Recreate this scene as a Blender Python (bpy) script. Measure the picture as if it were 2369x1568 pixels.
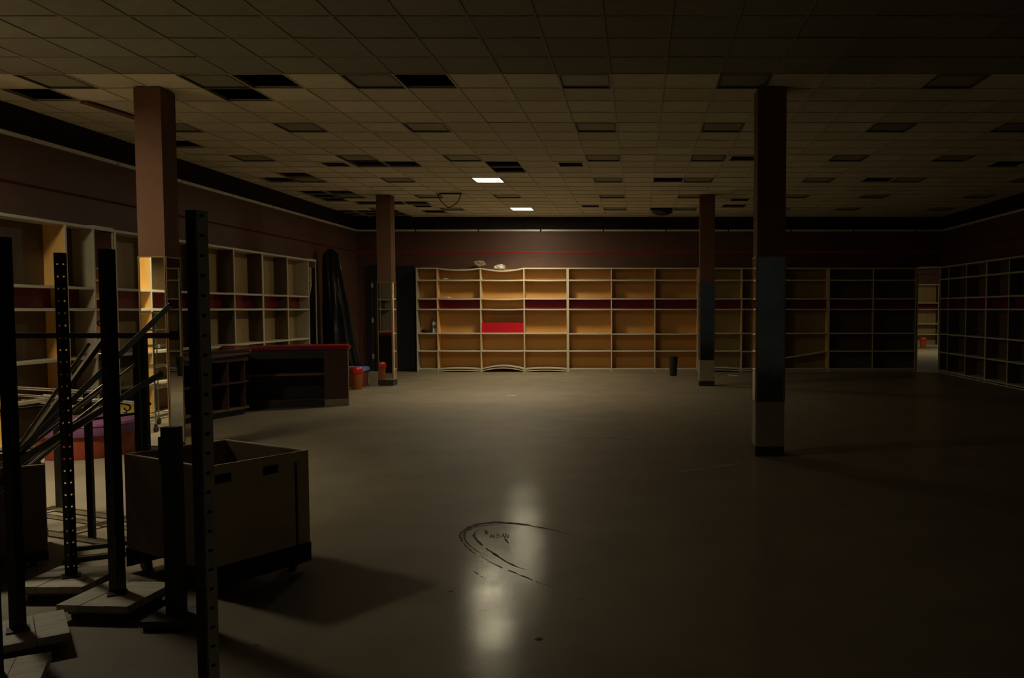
import bpy, math, random
from mathutils import Vector, Matrix
random.seed(7)
for o in list(bpy.data.objects): bpy.data.objects.remove(o, do_unlink=True)
scene = bpy.context.scene
COL = scene.collection
R = math.radians

# ------------------------------------------------------------------ camera, world, exposure
EYE = 1.754
cam_d = bpy.data.cameras.new('camera'); cam = bpy.data.objects.new('camera', cam_d); COL.objects.link(cam)
cam.location = (0, 0, EYE)
cam.rotation_euler = (R(90) - math.atan(101.5 / 1941.0), 0, 0)
cam_d.sensor_fit = 'HORIZONTAL'; cam_d.sensor_width = 36.0
cam_d.lens = 1941.0 / 2369.0 * 36.0
cam_d.shift_x = -(1478.0 - 1184.5) / 2369.0
cam_d.shift_y = (817.0 - 784.0) / 2369.0
cam_d.clip_start = 0.05; cam_d.clip_end = 200
scene.camera = cam

world = bpy.data.worlds.new('World'); scene.world = world; world.use_nodes = True
bg = world.node_tree.nodes['Background']
bg.inputs[0].default_value = (0.90, 0.95, 0.80, 1); bg.inputs[1].default_value = 0.022

LAMP_STRENGTH = 135.0
LAMP_POWER = 58.0
LAMP_COLOR = (1.0, 0.90, 0.67)
scene.view_settings.view_transform = 'Standard'
scene.view_settings.look = 'None'
scene.view_settings.exposure = 0.0
scene.view_settings.gamma = 1.0
scene.view_settings.use_curve_mapping = False

# ------------------------------------------------------------------ helpers
class MB:
    def __init__(s): s.v = []; s.f = []; s.m = Matrix.Identity(4)
    def add(s, vs, fs):
        n = len(s.v); s.v += [tuple(s.m @ Vector(p)) for p in vs]; s.f += [tuple(i + n for i in q) for q in fs]; return s
    def box(s, x0, x1, y0, y1, z0, z1):
        return s.add([(x0,y0,z0),(x1,y0,z0),(x1,y1,z0),(x0,y1,z0),(x0,y0,z1),(x1,y0,z1),(x1,y1,z1),(x0,y1,z1)],
                     [(0,3,2,1),(4,5,6,7),(0,1,5,4),(1,2,6,5),(2,3,7,6),(3,0,4,7)])
    def tube(s, pts, r, n=10, cap=True):
        pts = [Vector(p) for p in pts]; vs = []; fs = []
        up = None
        for i, p in enumerate(pts):
            a = pts[max(i-1,0)]; b = pts[min(i+1,len(pts)-1)]; d = (b-a).normalized()
            if up is None:
                t = Vector((0,0,1)) if abs(d.z) < .9 else Vector((1,0,0)); u = d.cross(t).normalized()
            else: u = (up - d*up.dot(d)).normalized()
            up = u; w = d.cross(u)
            rr = r[i] if isinstance(r,(list,tuple)) else r
            for k in range(n):
                a_ = 2*math.pi*k/n; vs.append(p + (u*math.cos(a_) + w*math.sin(a_))*rr)
        for i in range(len(pts)-1):
            for k in range(n):
                fs.append((i*n+k, i*n+(k+1)%n, (i+1)*n+(k+1)%n, (i+1)*n+k))
        if cap:
            fs.append(tuple(range(n-1,-1,-1))); fs.append(tuple((len(pts)-1)*n+k for k in range(n)))
        return s.add(vs, fs)
    def bar(s, a, b, w, h):          # square section bar from a to b
        a = Vector(a); b = Vector(b); d = (b-a).normalized()
        t = Vector((0,0,1)) if abs(d.z) < .95 else Vector((0,1,0))
        u = d.cross(t).normalized(); q = u.cross(d).normalized()
        vs = []
        for p in (a,b):
            for sx, sy in ((-1,-1),(1,-1),(1,1),(-1,1)): vs.append(p + u*(sx*w/2) + q*(sy*h/2))
        return s.add(vs, [(0,1,2,3),(7,6,5,4),(0,4,5,1),(1,5,6,2),(2,6,7,3),(3,7,4,0)])
    def lathe(s, prof, n=32, sq=0.0, cx=0, cy=0):
        vs = []; fs = []
        for r, z in prof:
            for k in range(n):
                a = 2*math.pi*k/n; c_, s_ = math.cos(a), math.sin(a)
                if sq: 
                    m = (abs(c_)**(2+sq*6) + abs(s_)**(2+sq*6))**(-1/(2+sq*6))
                else: m = 1
                vs.append((cx + r*m*c_, cy + r*m*s_, z))
        for i in range(len(prof)-1):
            for k in range(n): fs.append((i*n+k, i*n+(k+1)%n, (i+1)*n+(k+1)%n, (i+1)*n+k))
        fs.append(tuple(range(n-1,-1,-1))); fs.append(tuple((len(prof)-1)*n+k for k in range(n)))
        return s.add(vs, fs)
    def slab(s, outline, z0, z1, bev=0.0):   # extruded outline (ccw list of xy), small rounded upper and lower rim
        n = len(outline); vs = []; fs = []
        cx = sum(p[0] for p in outline)/n; cy = sum(p[1] for p in outline)/n
        lv = [(z0,0)] + ([(z0+bev*.3,1),(z0+bev,1.0)] if 0 else []) + [(z1,0)]
        if bev: lv = [(z0,bev),(z0+bev,0),(z1-bev,0),(z1-bev*.3,bev*.3),(z1,bev)]
        for z, ins in lv:
            for x, y in outline:
                dx, dy = x-cx, y-cy; L = math.hypot(dx,dy); k = (L-ins)/L
                vs.append((cx+dx*k, cy+dy*k, z))
        for i in range(len(lv)-1):
            for k in range(n): fs.append((i*n+k, i*n+(k+1)%n, (i+1)*n+(k+1)%n, (i+1)*n+k))
        fs.append(tuple(range(n-1,-1,-1))); fs.append(tuple((len(lv)-1)*n+k for k in range(n)))
        return s.add(vs, fs)
    def mesh(s, name, mat, smooth=False):
        me = bpy.data.meshes.new(name); me.from_pydata(s.v, [], s.f); me.materials.append(mat)
        if smooth:
            me.polygons.foreach_set('use_smooth', [True]*len(me.polygons))
            try: me.set_sharp_from_angle(angle=R(40))
            except Exception: pass
        me.update(); return me
    def build(s, name, mat, parent=None, smooth=False, loc=None, rot=None):
        return inst(name, s.mesh(name, mat, smooth), parent, loc, rot)
def inst(name, me, parent=None, loc=None, rot=None):
    o = bpy.data.objects.new(name, me); COL.objects.link(o)
    if parent is not None: o.parent = parent
    if loc: o.location = loc
    if rot: o.rotation_euler = rot
    return o
def empty(name, loc=(0,0,0), rz=0):
    o = bpy.data.objects.new(name, None); COL.objects.link(o); o.location = loc; o.rotation_euler = (0,0,rz)
    o.empty_display_size = .1; return o
def tag(o, label, cat, group=None):
    o['label'] = label; o['category'] = cat
    if group: o['group'] = group
    return o
def struct(o): o['kind'] = 'structure'; return o
def thing(name, label, cat, loc=(0,0,0), rz=0, group=None): return tag(empty(name, loc, rz), label, cat, group)
def round_rect(x0, x1, y0, y1, r, n=6, corners=(1,1,1,1)):
    out = []
    for (cx, cy, a0, on) in ((x1-r,y0+r,-90,corners[0]),(x1-r,y1-r,0,corners[1]),(x0+r,y1-r,90,corners[2]),(x0+r,y0+r,180,corners[3])):
        if on:
            for k in range(n+1): a = R(a0+90*k/n); out.append((cx+r*math.cos(a), cy+r*math.sin(a)))
        else:
            a = R(a0+45); out.append((cx+r*(1 if math.cos(a)>0 else -1), cy+r*(1 if math.sin(a)>0 else -1)))
    return out

# ------------------------------------------------------------------ materials
def mat(name, col, rough=.6, metal=0.0, var=.12, scale=6.0, bump=0.0, bscale=60.0, coat=0.0, crough=.1, rvar=0.0, stretch=None, objrand=0.0, spec=.5, col2=None):
    m = bpy.data.materials.new(name); m.use_nodes = True; nt = m.node_tree; N = nt.nodes; L = nt.links
    b = N['Principled BSDF']; b.inputs['Roughness'].default_value = rough; b.inputs['Metallic'].default_value = metal
    b.inputs['Coat Weight'].default_value = coat; b.inputs['Coat Roughness'].default_value = crough
    b.inputs['Specular IOR Level'].default_value = spec
    tc = N.new('ShaderNodeTexCoord'); vec = tc.outputs['Object']
    if stretch:
        mp = N.new('ShaderNodeMapping'); mp.inputs['Scale'].default_value = stretch; L.new(vec, mp.inputs[0]); vec = mp.outputs[0]
    nz = N.new('ShaderNodeTexNoise'); nz.inputs['Scale'].default_value = scale; nz.inputs['Detail'].default_value = 6; nz.inputs['Roughness'].default_value = .6
    L.new(vec, nz.inputs['Vector'])
    rp = N.new('ShaderNodeValToRGB'); rp.color_ramp.elements[0].position = .3; rp.color_ramp.elements[1].position = .72
    lo = tuple(c*(1-var) for c in col) if col2 is None else col2
    hi = tuple(min(1,c*(1+var)) for c in col)
    rp.color_ramp.elements[0].color = (*lo,1); rp.color_ramp.elements[1].color = (*hi,1)
    L.new(nz.outputs['Fac'], rp.inputs[0]); out = rp.outputs[0]
    if objrand:
        oi = N.new('ShaderNodeObjectInfo'); mr = N.new('ShaderNodeMapRange'); mr.inputs['To Min'].default_value = 1-objrand; mr.inputs['To Max'].default_value = 1+objrand*.4
        L.new(oi.outputs['Random'], mr.inputs['Value']); mx = N.new('ShaderNodeMix'); mx.data_type = 'RGBA'; mx.blend_type = 'MULTIPLY'; mx.inputs['Factor'].default_value = 1
        L.new(out, mx.inputs['A']); L.new(mr.outputs[0], mx.inputs['B']); out = mx.outputs['Result']
    L.new(out, b.inputs['Base Color'])
    if rvar:
        mr = N.new('ShaderNodeMapRange'); mr.inputs['To Min'].default_value = max(0,rough-rvar); mr.inputs['To Max'].default_value = min(1,rough+rvar)
        L.new(nz.outputs['Fac'], mr.inputs['Value']); L.new(mr.outputs[0], b.inputs['Roughness'])
    if bump:
        n2 = N.new('ShaderNodeTexNoise'); n2.inputs['Scale'].default_value = bscale; n2.inputs['Detail'].default_value = 4; L.new(vec, n2.inputs['Vector'])
        bp = N.new('ShaderNodeBump'); bp.inputs['Strength'].default_value = bump; bp.inputs['Distance'].default_value = .01
        L.new(n2.outputs['Fac'], bp.inputs['Height']); L.new(bp.outputs[0], b.inputs['Normal'])
        if coat: L.new(bp.outputs[0], b.inputs['Coat Normal'])
    return m
def emis(name, col, s):
    m = bpy.data.materials.new(name); m.use_nodes = True; nt = m.node_tree; nt.nodes.clear()
    e = nt.nodes.new('ShaderNodeEmission'); e.inputs[0].default_value = (*col,1); e.inputs[1].default_value = s
    o = nt.nodes.new('ShaderNodeOutputMaterial'); nt.links.new(e.outputs[0], o.inputs[0]); return m

M = {}
def floor_material():
    m = mat('worn sealed floor', (.175,.140,.088), .6, var=.17, scale=1.4, bump=.10, bscale=40, spec=.22)
    nt = m.node_tree; N = nt.nodes; L = nt.links; b = N['Principled BSDF']; out = [n for n in N if n.type == 'OUTPUT_MATERIAL'][0]
    tc = N.new('ShaderNodeTexCoord')
    n1 = N.new('ShaderNodeTexNoise'); n1.inputs['Scale'].default_value = 130; n1.inputs['Detail'].default_value = 3; L.new(tc.outputs['Object'], n1.inputs['Vector'])
    bp = N.new('ShaderNodeBump'); bp.inputs['Strength'].default_value = .30; bp.inputs['Distance'].default_value = .0016; L.new(n1.outputs['Fac'], bp.inputs['Height'])
    g1 = N.new('ShaderNodeBsdfGlossy'); g1.inputs['Roughness'].default_value = .105; g1.inputs['Color'].default_value = (1,.97,.85,1); L.new(bp.outputs[0], g1.inputs['Normal'])
    g2 = N.new('ShaderNodeBsdfGlossy'); g2.inputs['Roughness'].default_value = .30; g2.inputs['Color'].default_value = (.95,1,.88,1)
    n3 = N.new('ShaderNodeTexNoise'); n3.inputs['Scale'].default_value = 2.2; n3.inputs['Detail'].default_value = 8; L.new(tc.outputs['Object'], n3.inputs['Vector'])
    mr = N.new('ShaderNodeMapRange'); mr.inputs['From Min'].default_value = .3; mr.inputs['From Max'].default_value = .7; mr.inputs['To Min'].default_value = .036; mr.inputs['To Max'].default_value = .092; L.new(n3.outputs['Fac'], mr.inputs['Value'])
    m1 = N.new('ShaderNodeMixShader'); m1.inputs[0].default_value = .016; L.new(b.outputs[0], m1.inputs[1]); L.new(g2.outputs[0], m1.inputs[2])
    m2 = N.new('ShaderNodeMixShader'); L.new(mr.outputs[0], m2.inputs[0]); L.new(m1.outputs[0], m2.inputs[1]); L.new(g1.outputs[0], m2.inputs[2])
    L.new(m2.outputs[0], out.inputs[0]); return m
M['floor'] = floor_material()
M['scuff'] = mat('black rubber scuff', (.012,.011,.009), .7, var=.4, scale=30)
M['scratch_light'] = mat('pale floor scratch and light line', (.34,.30,.23), .6, var=.3, scale=30)
M['wall'] = mat('reddish brown wall paint', (.105,.050,.029), .55, spec=.35, var=.12, scale=3, bump=.05, bscale=90)
M['wall_top'] = mat('dark upper wall paint', (.020,.015,.011), .85, spec=.15, var=.15, scale=3)
M['slab'] = mat('dark void deck', (.02,.022,.022), .9)
M['tile'] = mat('aged acoustic tile', (.64,.56,.385), .9, var=.10, scale=7, bump=.25, bscale=140, objrand=.14)
M['tile_shade'] = mat('acoustic tile with painted lens shade', (.23,.21,.15), .9, var=.10, scale=7, bump=.25, bscale=140, objrand=.14)  # lens shading painted into the colour of the front tiles and grid bars
M['tile_field'] = mat('aged acoustic tile far', (.62,.54,.37), .9, var=.16, scale=1.3, bump=.2, bscale=140)
M['grid'] = mat('ceiling grid metal', (.50,.43,.28), .6, var=.1)
M['lens'] = mat('dull prismatic lens', (.27,.245,.17), .55, var=.14, scale=18, bump=.3, bscale=160, objrand=.25)
M['lframe'] = mat('dark light frame', (.06,.05,.035), .5)
M['lit'] = emis('lit lens', LAMP_COLOR, LAMP_STRENGTH*.46)
M['lit_new'] = emis('brighter lit lens', LAMP_COLOR, LAMP_STRENGTH*.98)
M['cream'] = mat('cream laminate', (.56,.49,.35), .45, var=.06, scale=9)
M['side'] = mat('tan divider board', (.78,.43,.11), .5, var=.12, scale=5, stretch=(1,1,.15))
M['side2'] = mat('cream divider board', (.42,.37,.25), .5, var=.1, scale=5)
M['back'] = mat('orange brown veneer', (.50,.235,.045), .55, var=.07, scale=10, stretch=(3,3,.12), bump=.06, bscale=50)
M['back2'] = mat('olive brown veneer and painted shade', (.105,.070,.028), .55, var=.16, scale=10, stretch=(3,3,.12))  # left wall backs; also carries painted shade on some dividers
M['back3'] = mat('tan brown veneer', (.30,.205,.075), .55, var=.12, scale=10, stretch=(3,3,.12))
M['redp'] = mat('dark red panel', (.155,.006,.014), .25, var=.1, scale=4)
M['redp2'] = mat('bright red panel', (.46,.002,.012), .3, var=.08, scale=4, spec=.3)
M['rail'] = mat('pale metal rail', (.70,.66,.58), .4, metal=.1, var=.05)
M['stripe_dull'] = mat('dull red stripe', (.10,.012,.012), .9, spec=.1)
M['stripe'] = mat('red stripe', (.42,.015,.02), .3, var=.08)
M['door'] = mat('black door paint', (.012,.014,.016), .5, var=.2)
M['mirror'] = mat('mirror', (.72,.72,.66), .015, metal=1, var=.03, scale=2)
M['mirror_old'] = mat('scratched mirror', (.20,.215,.20), .08, metal=1, var=.25, scale=2.5, rvar=.07)
M['pil'] = mat('brown pillar paint', (.155,.077,.041), .8, spec=.2, var=.1, scale=3)
M['pil_base'] = mat('tan pillar base', (.21,.175,.11), .55, var=.15, scale=8)
M['kick'] = mat('black kick strip', (.012,.013,.012), .5)
M['mframe'] = mat('bronze mirror trim', (.30,.20,.11), .35, metal=.6)
M['steel'] = mat('black steel', (.018,.021,.019), .42, metal=.3, var=.2, scale=8)
M['steel_lit'] = mat('steel with painted light', (.70,.66,.54), .5, metal=0, var=.15, scale=8)  # pale copy of the post steel, light on one flange put into colour
M['steel_hi'] = mat('grey black steel', (.045,.045,.036), .38, metal=.35, var=.2, scale=8)
M['chrome'] = mat('dull chrome', (.55,.52,.44), .22, metal=1, var=.06)
M['rod'] = mat('dark chromed tube', (.30,.28,.23), .27, metal=1, var=.15)
M['plank'] = mat('worn pale plank', (.36,.31,.22), .6, var=.28, scale=9, stretch=(.4,2.5,1), bump=.1)
M['plank_dark'] = mat('worn grey plank', (.05,.045,.033), .65, var=.28, scale=9, stretch=(.4,2.5,1), bump=.1)
M['cartwood'] = mat('olive brown board', (.74,.60,.32), .55, var=.14, scale=5)
M['cartedge'] = mat('pale board edge', (.46,.37,.24), .5)
M['brown'] = mat('dark brown board', (.13,.08,.045), .55, var=.15, scale=5)
M['rubber'] = mat('black rubber', (.012,.012,.012), .6)
M['purple'] = mat('purple vinyl', (.15,.05,.115), .6, var=.10, scale=4, bump=.08, bscale=80)
M['redcloth'] = mat('red orange vinyl', (.23,.034,.006), .65, var=.16, scale=6, bump=.06, bscale=80)
M['yellow'] = mat('yellow vinyl', (.42,.28,.015), .6, var=.08, scale=4, bump=.06, bscale=80)
M['cred'] = mat('red counter laminate', (.21,.008,.010), .3, var=.1, scale=4)
M['cbody'] = mat('dark maroon laminate', (.055,.018,.014), .5, var=.15, scale=4)
M['cdark'] = mat('black laminate', (.014,.012,.011), .5, var=.2, scale=4)
M['cshelf'] = mat('brown counter shelf', (.12,.065,.02), .55, var=.12)
M['gloss'] = mat('glossy dark plum top', (.06,.026,.026), .16, var=.1, coat=.5)
M['plastic'] = mat('black plastic sheet', (.010,.013,.015), .22, var=.3, scale=5, bump=.35, bscale=9)
M['binred'] = mat('red bin plastic', (.36,.006,.008), .4, var=.06)
M['binorange'] = mat('orange bin plastic', (.26,.055,.005), .5, var=.1)
M['binblue'] = mat('blue lid plastic', (.10,.20,.48), .4, var=.06)
M['binbrown'] = mat('maroon bin body', (.16,.035,.02), .5, var=.1)
M['paper'] = mat('crumpled off-white paper', (.66,.60,.47), .8, var=.14, scale=14, bump=.3, bscale=30)
M['kraft'] = mat('crumpled kraft paper', (.30,.21,.12), .8, var=.25, scale=14, bump=.4, bscale=30)
M['vent'] = mat('dark vent metal', (.085,.065,.045), .5)
M['cable'] = mat('black cable', (.008,.007,.006), .6)
M['clip'] = mat('grey clip', (.22,.21,.18), .5)

# ------------------------------------------------------------------ room shell
CH = 4.354; XL, XR, YB, YF = -7.97, 8.58, 23.83, -4.0
fl = struct(MB().box(XL-.2, XR+.2, YF, YB+.2, -.15, 0).build('floor', M['floor']))
def ribbon(pts, w, m, name, z=.0012):
    # catmull-rom through the points, ragged edges
    P = [Vector((x,y,z)) for x,y in pts]; path = []
    for i in range(len(P)-1):
        p0 = P[max(i-1,0)]; p1 = P[i]; p2 = P[i+1]; p3 = P[min(i+2,len(P)-1)]
        for k in range(6):
            t = k/6; path.append(.5*((2*p1)+(p2-p0)*t+(2*p0-5*p1+4*p2-p3)*t*t+(3*p1-p0-3*p2+p3)*t**3))
    path.append(P[-1]); b = MB(); vs = []; n = len(path)
    for i, p in enumerate(path):
        d = (path[min(i+1,n-1)]-path[max(i-1,0)]).normalized(); q = Vector((-d.y,d.x,0))
        e = min(1, 3.0*min(i, n-1-i)/n + .15); ww = 1.4*w*e*random.uniform(.35,1.15)
        off = random.uniform(-.15,.15)*w
        vs += [p+q*(off+ww/2), p+q*(off-ww/2)]
    fs = []
    for i in range(n-1):
        if random.random() < .93: fs.append((2*i,2*i+1,2*i+3,2*i+2))
    b.add(vs, fs); return b.build(name, m, fl)
ribbon([(-.496,6.417),(-.644,6.569),(-.832,6.702),(-.985,6.798),(-1.172,6.854),(-1.335,6.77),(-1.389,6.609),(-1.394,6.454),(-1.347,6.295),(-1.245,6.065),(-1.174,5.945)], .022, M['scuff'], 'scuff_mark')
ribbon([(-.90,6.74),(-1.05,6.80),(-1.17,6.83),(-1.30,6.77),(-1.37,6.62),(-1.38,6.45)], .03, M['scuff'], 'scuff_mark')
ribbon([(-1.058,6.812),(-1.256,6.729),(-1.352,6.595),(-1.353,6.417),(-1.268,6.178),(-1.139,5.956)], .016, M['scuff'], 'scuff_mark')
ribbon([(-1.276,6.648),(-1.287,6.492),(-1.251,6.343),(-1.098,6.043),(-.889,5.709),(-.768,5.584)], .018, M['scuff'], 'scuff_mark')
ribbon([(-1.125,5.882),(-.972,5.67),(-.831,5.519),(-.664,5.331),(-.511,5.189)], .010, M['scuff'], 'scuff_mark')
ribbon([(-1.227,6.609),(-1.19,6.48),(-1.20,6.56)], .02, M['scuff'], 'scuff_mark')
for k in range(7):
    x = -1.15+.022*k; ribbon([(x,6.47+random.uniform(-.02,.04)),(x+.01,6.40+random.uniform(-.03,.03)),(x+.004,6.38)], .012, M['scuff'], 'scuff_mark')
ribbon([(-1.045,6.417),(-1.01,6.30),(-.971,6.201)], .012, M['scuff'], 'scuff_mark')
ribbon([(-1.113,5.556),(-1.01,5.392)], .010, M['scuff'], 'scuff_mark')
ribbon([(-1.339,11.579),(-1.11,11.383),(-.459,11.345),(.242,11.12)], .03, M['scuff'], 'scuff_mark')
ribbon([(.383,8.976),(.776,9.223),(1.313,9.648)], .03, M['scratch_light'], 'scratch_light_line')  # line of light beside the pillar's shadow, painted as a pale strip
ribbon([(-2.712,17.02),(-2.504,17.106)], .10, M['scratch_light'], 'scratch_light_line')
ribbon([(-6.264,18.411),(-5.818,19.472),(-4.997,20.661)], .04, M['scratch_light'], 'scratch_light_line')
for (x, y, r) in ((-1.171,5.14,.016),(-.532,4.385,.026),(-2.116,5.8,.014),(-2.0,4.3,.02),(-.35,5.0,.01)):
    b = MB(); n = 10
    b.add([(x+r*random.uniform(.6,1.3)*math.cos(6.283*k/n), y+r*.7*random.uniform(.6,1.3)*math.sin(6.283*k/n), .0015) for k in range(n)], [tuple(range(n))]); b.build('floor_spot', M['scuff'], fl)

WT = 5.2
wl = struct(MB().box(XL-.2, XL, YF, YB, 0, 3.955).build('wall_left', M['wall'])); MB().box(XL-.2, XL, YF, YB, 3.955, WT).build('upper_wall', M['wall_top'], wl)
wb = struct(MB().box(XL-.2, XR+.2, YB, YB+.2, 0, 3.955).build('wall_back', M['wall'])); MB().box(XL-.2, XR+.2, YB, YB+.2, 3.955, WT).build('upper_wall', M['wall_top'], wb)
wr = struct(MB().box(XR, XR+.2, YF, YB, 0, 3.955).build('wall_right', M['wall'])); MB().box(XR, XR+.2, YF, YB, 3.955, WT).build('upper_wall', M['wall_top'], wr)

# pale rail in segments + red stripe, on three walls
def rail_run(name, axis, fixed, sgn, a, b, seg, start):
    t = struct(empty(name, (0,0,0))); g = .02; c = start
    while c > a: c -= seg
    while c < b:
        s0, s1 = max(a, c+g), min(b, c+seg-g)
        if s1 - s0 > .1:
            m = MB()
            if axis == 'x': m.box(s0, s1, fixed-.035, fixed, 3.95, 4.0); m.box(s0,s1,fixed-.05,fixed-.035,3.962,3.99)
            else:
                x0, x1 = sorted((fixed, fixed+sgn*.035)); m.box(x0, x1, s0, s1, 3.95, 4.0)
                x0, x1 = sorted((fixed+sgn*.035, fixed+sgn*.05)); m.box(x0, x1, s0, s1, 3.962, 3.99)
            m.build('rail_segment', M['rail'], t)
        c += seg
    return t
rail_run('trim_1', 'x', YB, -1, XL, XR, 1.765, -2.766)
rail_run('trim_2', 'y', XL, 1, 4.0, YB, 1.80, 11.1)
rail_run('trim_3', 'y', XR, -1, 8.0, YB, 1.80, 11.1)
struct(MB().box(XL, XR, YB-.012, YB, 3.355, 3.385).build('trim_4', M['stripe']))
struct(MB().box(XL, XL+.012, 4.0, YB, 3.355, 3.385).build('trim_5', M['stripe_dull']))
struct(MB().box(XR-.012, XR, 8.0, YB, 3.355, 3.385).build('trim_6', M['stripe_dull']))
# black double door in the back corner
d1 = struct(empty('door_1', (0,0,0)))
for x0, x1 in ((-7.60,-7.02),(-7.0,-6.42)):
    lf = MB().box(x0, x1, YB-.05, YB-.005, .01, 2.9).build('door_leaf', M['door'], d1)
    MB().box(x0+.46 if x0 < -7.3 else x0+.05, x0+.49 if x0 < -7.3 else x0+.08, YB-.09, YB-.05, 1.0, 1.3).build('door_pull', M['steel'], lf)
MB().box(-7.68,-7.60,YB-.06,YB-.005,0,2.98).box(-6.42,-6.34,YB-.06,YB-.005,0,2.98).box(-7.60,-6.42,YB-.06,YB-.005,2.9,2.98).build('door_frame', M['door'], d1)

# ------------------------------------------------------------------ ceiling
TX, TY, X0, Y0 = .604, .61, -3.336, 9.44
ceil = struct(MB().box(XL-.2, XR+.2, YF, YB+.2, WT, WT+.15).build('ceiling', M['slab']))
holes = {(-3,1),(-2,0),(1,0),(-3,9),(-2,9),(1,9),(1,10),(-7,12),(-6,11),(-7,15),(-7,16),(-7,17),(-6,15),(-5,18),(-4,18),(-4,21),(-6,18),(-7,1),(-7,6),(6,12),(6,20),(13,12),(16,9),(9,19)}
for k in (-8,-7,-6):
    for j in (21,22,23): holes.add((k,j))
vents = [(3,9),(3,19),(-4,9),(-4,19),(8,8),(9,17)]
dark_tiles = {(-2,12)}
fcols = [-6,-3,0,4,7,11,14,18]; frows = [0,4,8,12,16,20]
fix = [(k,j) for j in frows for k in fcols]
lit = {(0,12),(0,20)}
skip = set(holes) | set(vents) | set(fix) | {(-6,-4)}
kmin, kmax, jmin, jmax = -8, 19, -22, 23
tiles = []
for j in range(jmin, jmax+1):
    for k in range(kmin, kmax+1):
        if (k,j) in skip: continue
        x0, x1 = max(XL, X0+k*TX), min(XR, X0+(k+1)*TX); y0, y1 = max(YF, Y0+j*TY), min(YB, Y0+(j+1)*TY)
        if x1-x0 < .05 or y1-y0 < .05: continue
        cx, cy = (x0+x1)/2, (y0+y1)/2
        u = 1478 + 1941*cx/max(cy,.1)
        seen = cy > 7.0 and -20 < u < 2390
        tiles.append((not seen, cy, k, j, x0, x1, y0, y1))
tiles.sort()
tmesh = MB().box(-TX/2+.004, TX/2-.004, -TY/2+.004, TY/2-.004, 0, .016).mesh('ceiling_tile', M['tile'])
tdark = MB().box(-TX/2+.004, TX/2-.004, -TY/2+.004, TY/2-.004, 0, .016).mesh('ceiling_tile', M['lens'])
tfront = MB().box(-TX/2+.004, TX/2-.004, -TY/2+.004, TY/2-.004, 0, .016).mesh('ceiling_tile', M['tile_shade'])
field = MB(); field2 = MB(); cnt = 0
for (ns, cy, k, j, x0, x1, y0, y1) in tiles:
    z = CH + .004 + random.uniform(0,.004)
    full = (x1-x0) > TX-.01 and (y1-y0) > TY-.01
    if cnt < 300 and not ns and full:
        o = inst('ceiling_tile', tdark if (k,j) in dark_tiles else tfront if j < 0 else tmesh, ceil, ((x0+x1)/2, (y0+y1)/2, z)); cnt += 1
        if random.random() < .12: o.rotation_euler = (R(random.uniform(-.5,.5)), R(random.uniform(-.5,.5)), 0)
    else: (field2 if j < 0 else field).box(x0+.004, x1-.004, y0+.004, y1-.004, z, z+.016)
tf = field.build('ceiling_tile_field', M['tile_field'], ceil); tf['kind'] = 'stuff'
tf = field2.build('shaded_tile_field', M['tile_shade'], ceil); tf['kind'] = 'stuff'  # front rows carry the painted dark fade
for k in range(kmin, kmax+2):
    x = X0+k*TX
    if XL < x < XR:
        for ya, yb, gm in ((YF, Y0-.012, 'tile_shade'), (Y0-.012, YB, 'grid')):
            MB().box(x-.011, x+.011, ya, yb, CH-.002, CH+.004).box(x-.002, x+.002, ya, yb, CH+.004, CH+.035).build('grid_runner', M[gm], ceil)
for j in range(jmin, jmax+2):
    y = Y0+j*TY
    if YF < y < YB: MB().box(XL, XR, y-.011, y+.011, CH-.001, CH+.0035).box(XL, XR, y-.002, y+.002, CH+.0035, CH+.03).build('grid_runner', M['grid' if j >= 0 else 'tile_shade'], ceil)
# recessed square lights
fr = MB(); a, b2 = TX/2-.012, TY/2-.012; w = .022
fr.box(-a,a,-b2,-b2+w,.0,.075).box(-a,a,b2-w,b2,.0,.075).box(-a,-a+w,-b2+w,b2-w,.0,.075).box(a-w,a,-b2+w,b2-w,.0,.075).box(-a,a,-b2,b2,.075,.08)
m_fr = fr.mesh('light_frame', M['lframe'])
m_lens = MB().box(-a+w,a-w,-b2+w,b2-w,.022,.03).mesh('diffuser', M['lens'])
m_lit = MB().box(-a+w,a-w,-b2+w,b2-w,.012,.02).mesh('diffuser', M['lit'])
m_lit2 = MB().box(-a+w,a-w,-b2+w,b2-w,.05,.058).mesh('diffuser', M['lit_new'])
ords = ['first','second','third','fourth','fifth','sixth','seventh','eighth']
rown = {0:'row nearest camera',4:'second row from the camera',8:'third row from the camera',12:'fourth row from the camera',16:'fifth row from the camera',20:'row next to the back wall'}
def fixture(k, j, on, label):
    t = thing('ceiling_light', label, 'ceiling light', (X0+(k+.5)*TX, Y0+(j+.5)*TY, CH-.006), 0, None if on else 'unlit recessed ceiling lights')
    if on:      # the prismatic lens throws most of the lamp's light downwards
        ld = bpy.data.lights.new('lens_beam', 'AREA'); ld.shape = 'SQUARE'; ld.size = .54; ld.spread = R(124 if j >= 0 else 92); ld.color = LAMP_COLOR; ld.energy = LAMP_POWER if j >= 0 else LAMP_POWER*1.3
        lo = bpy.data.objects.new('lens_beam', ld); COL.objects.link(lo); lo.parent = t; lo.location = (0,0,.008 if j >= 0 else .03)
    inst('light_frame', m_fr, t); inst('diffuser', (m_lit2 if j < 0 else m_lit) if on else m_lens, t)
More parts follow.
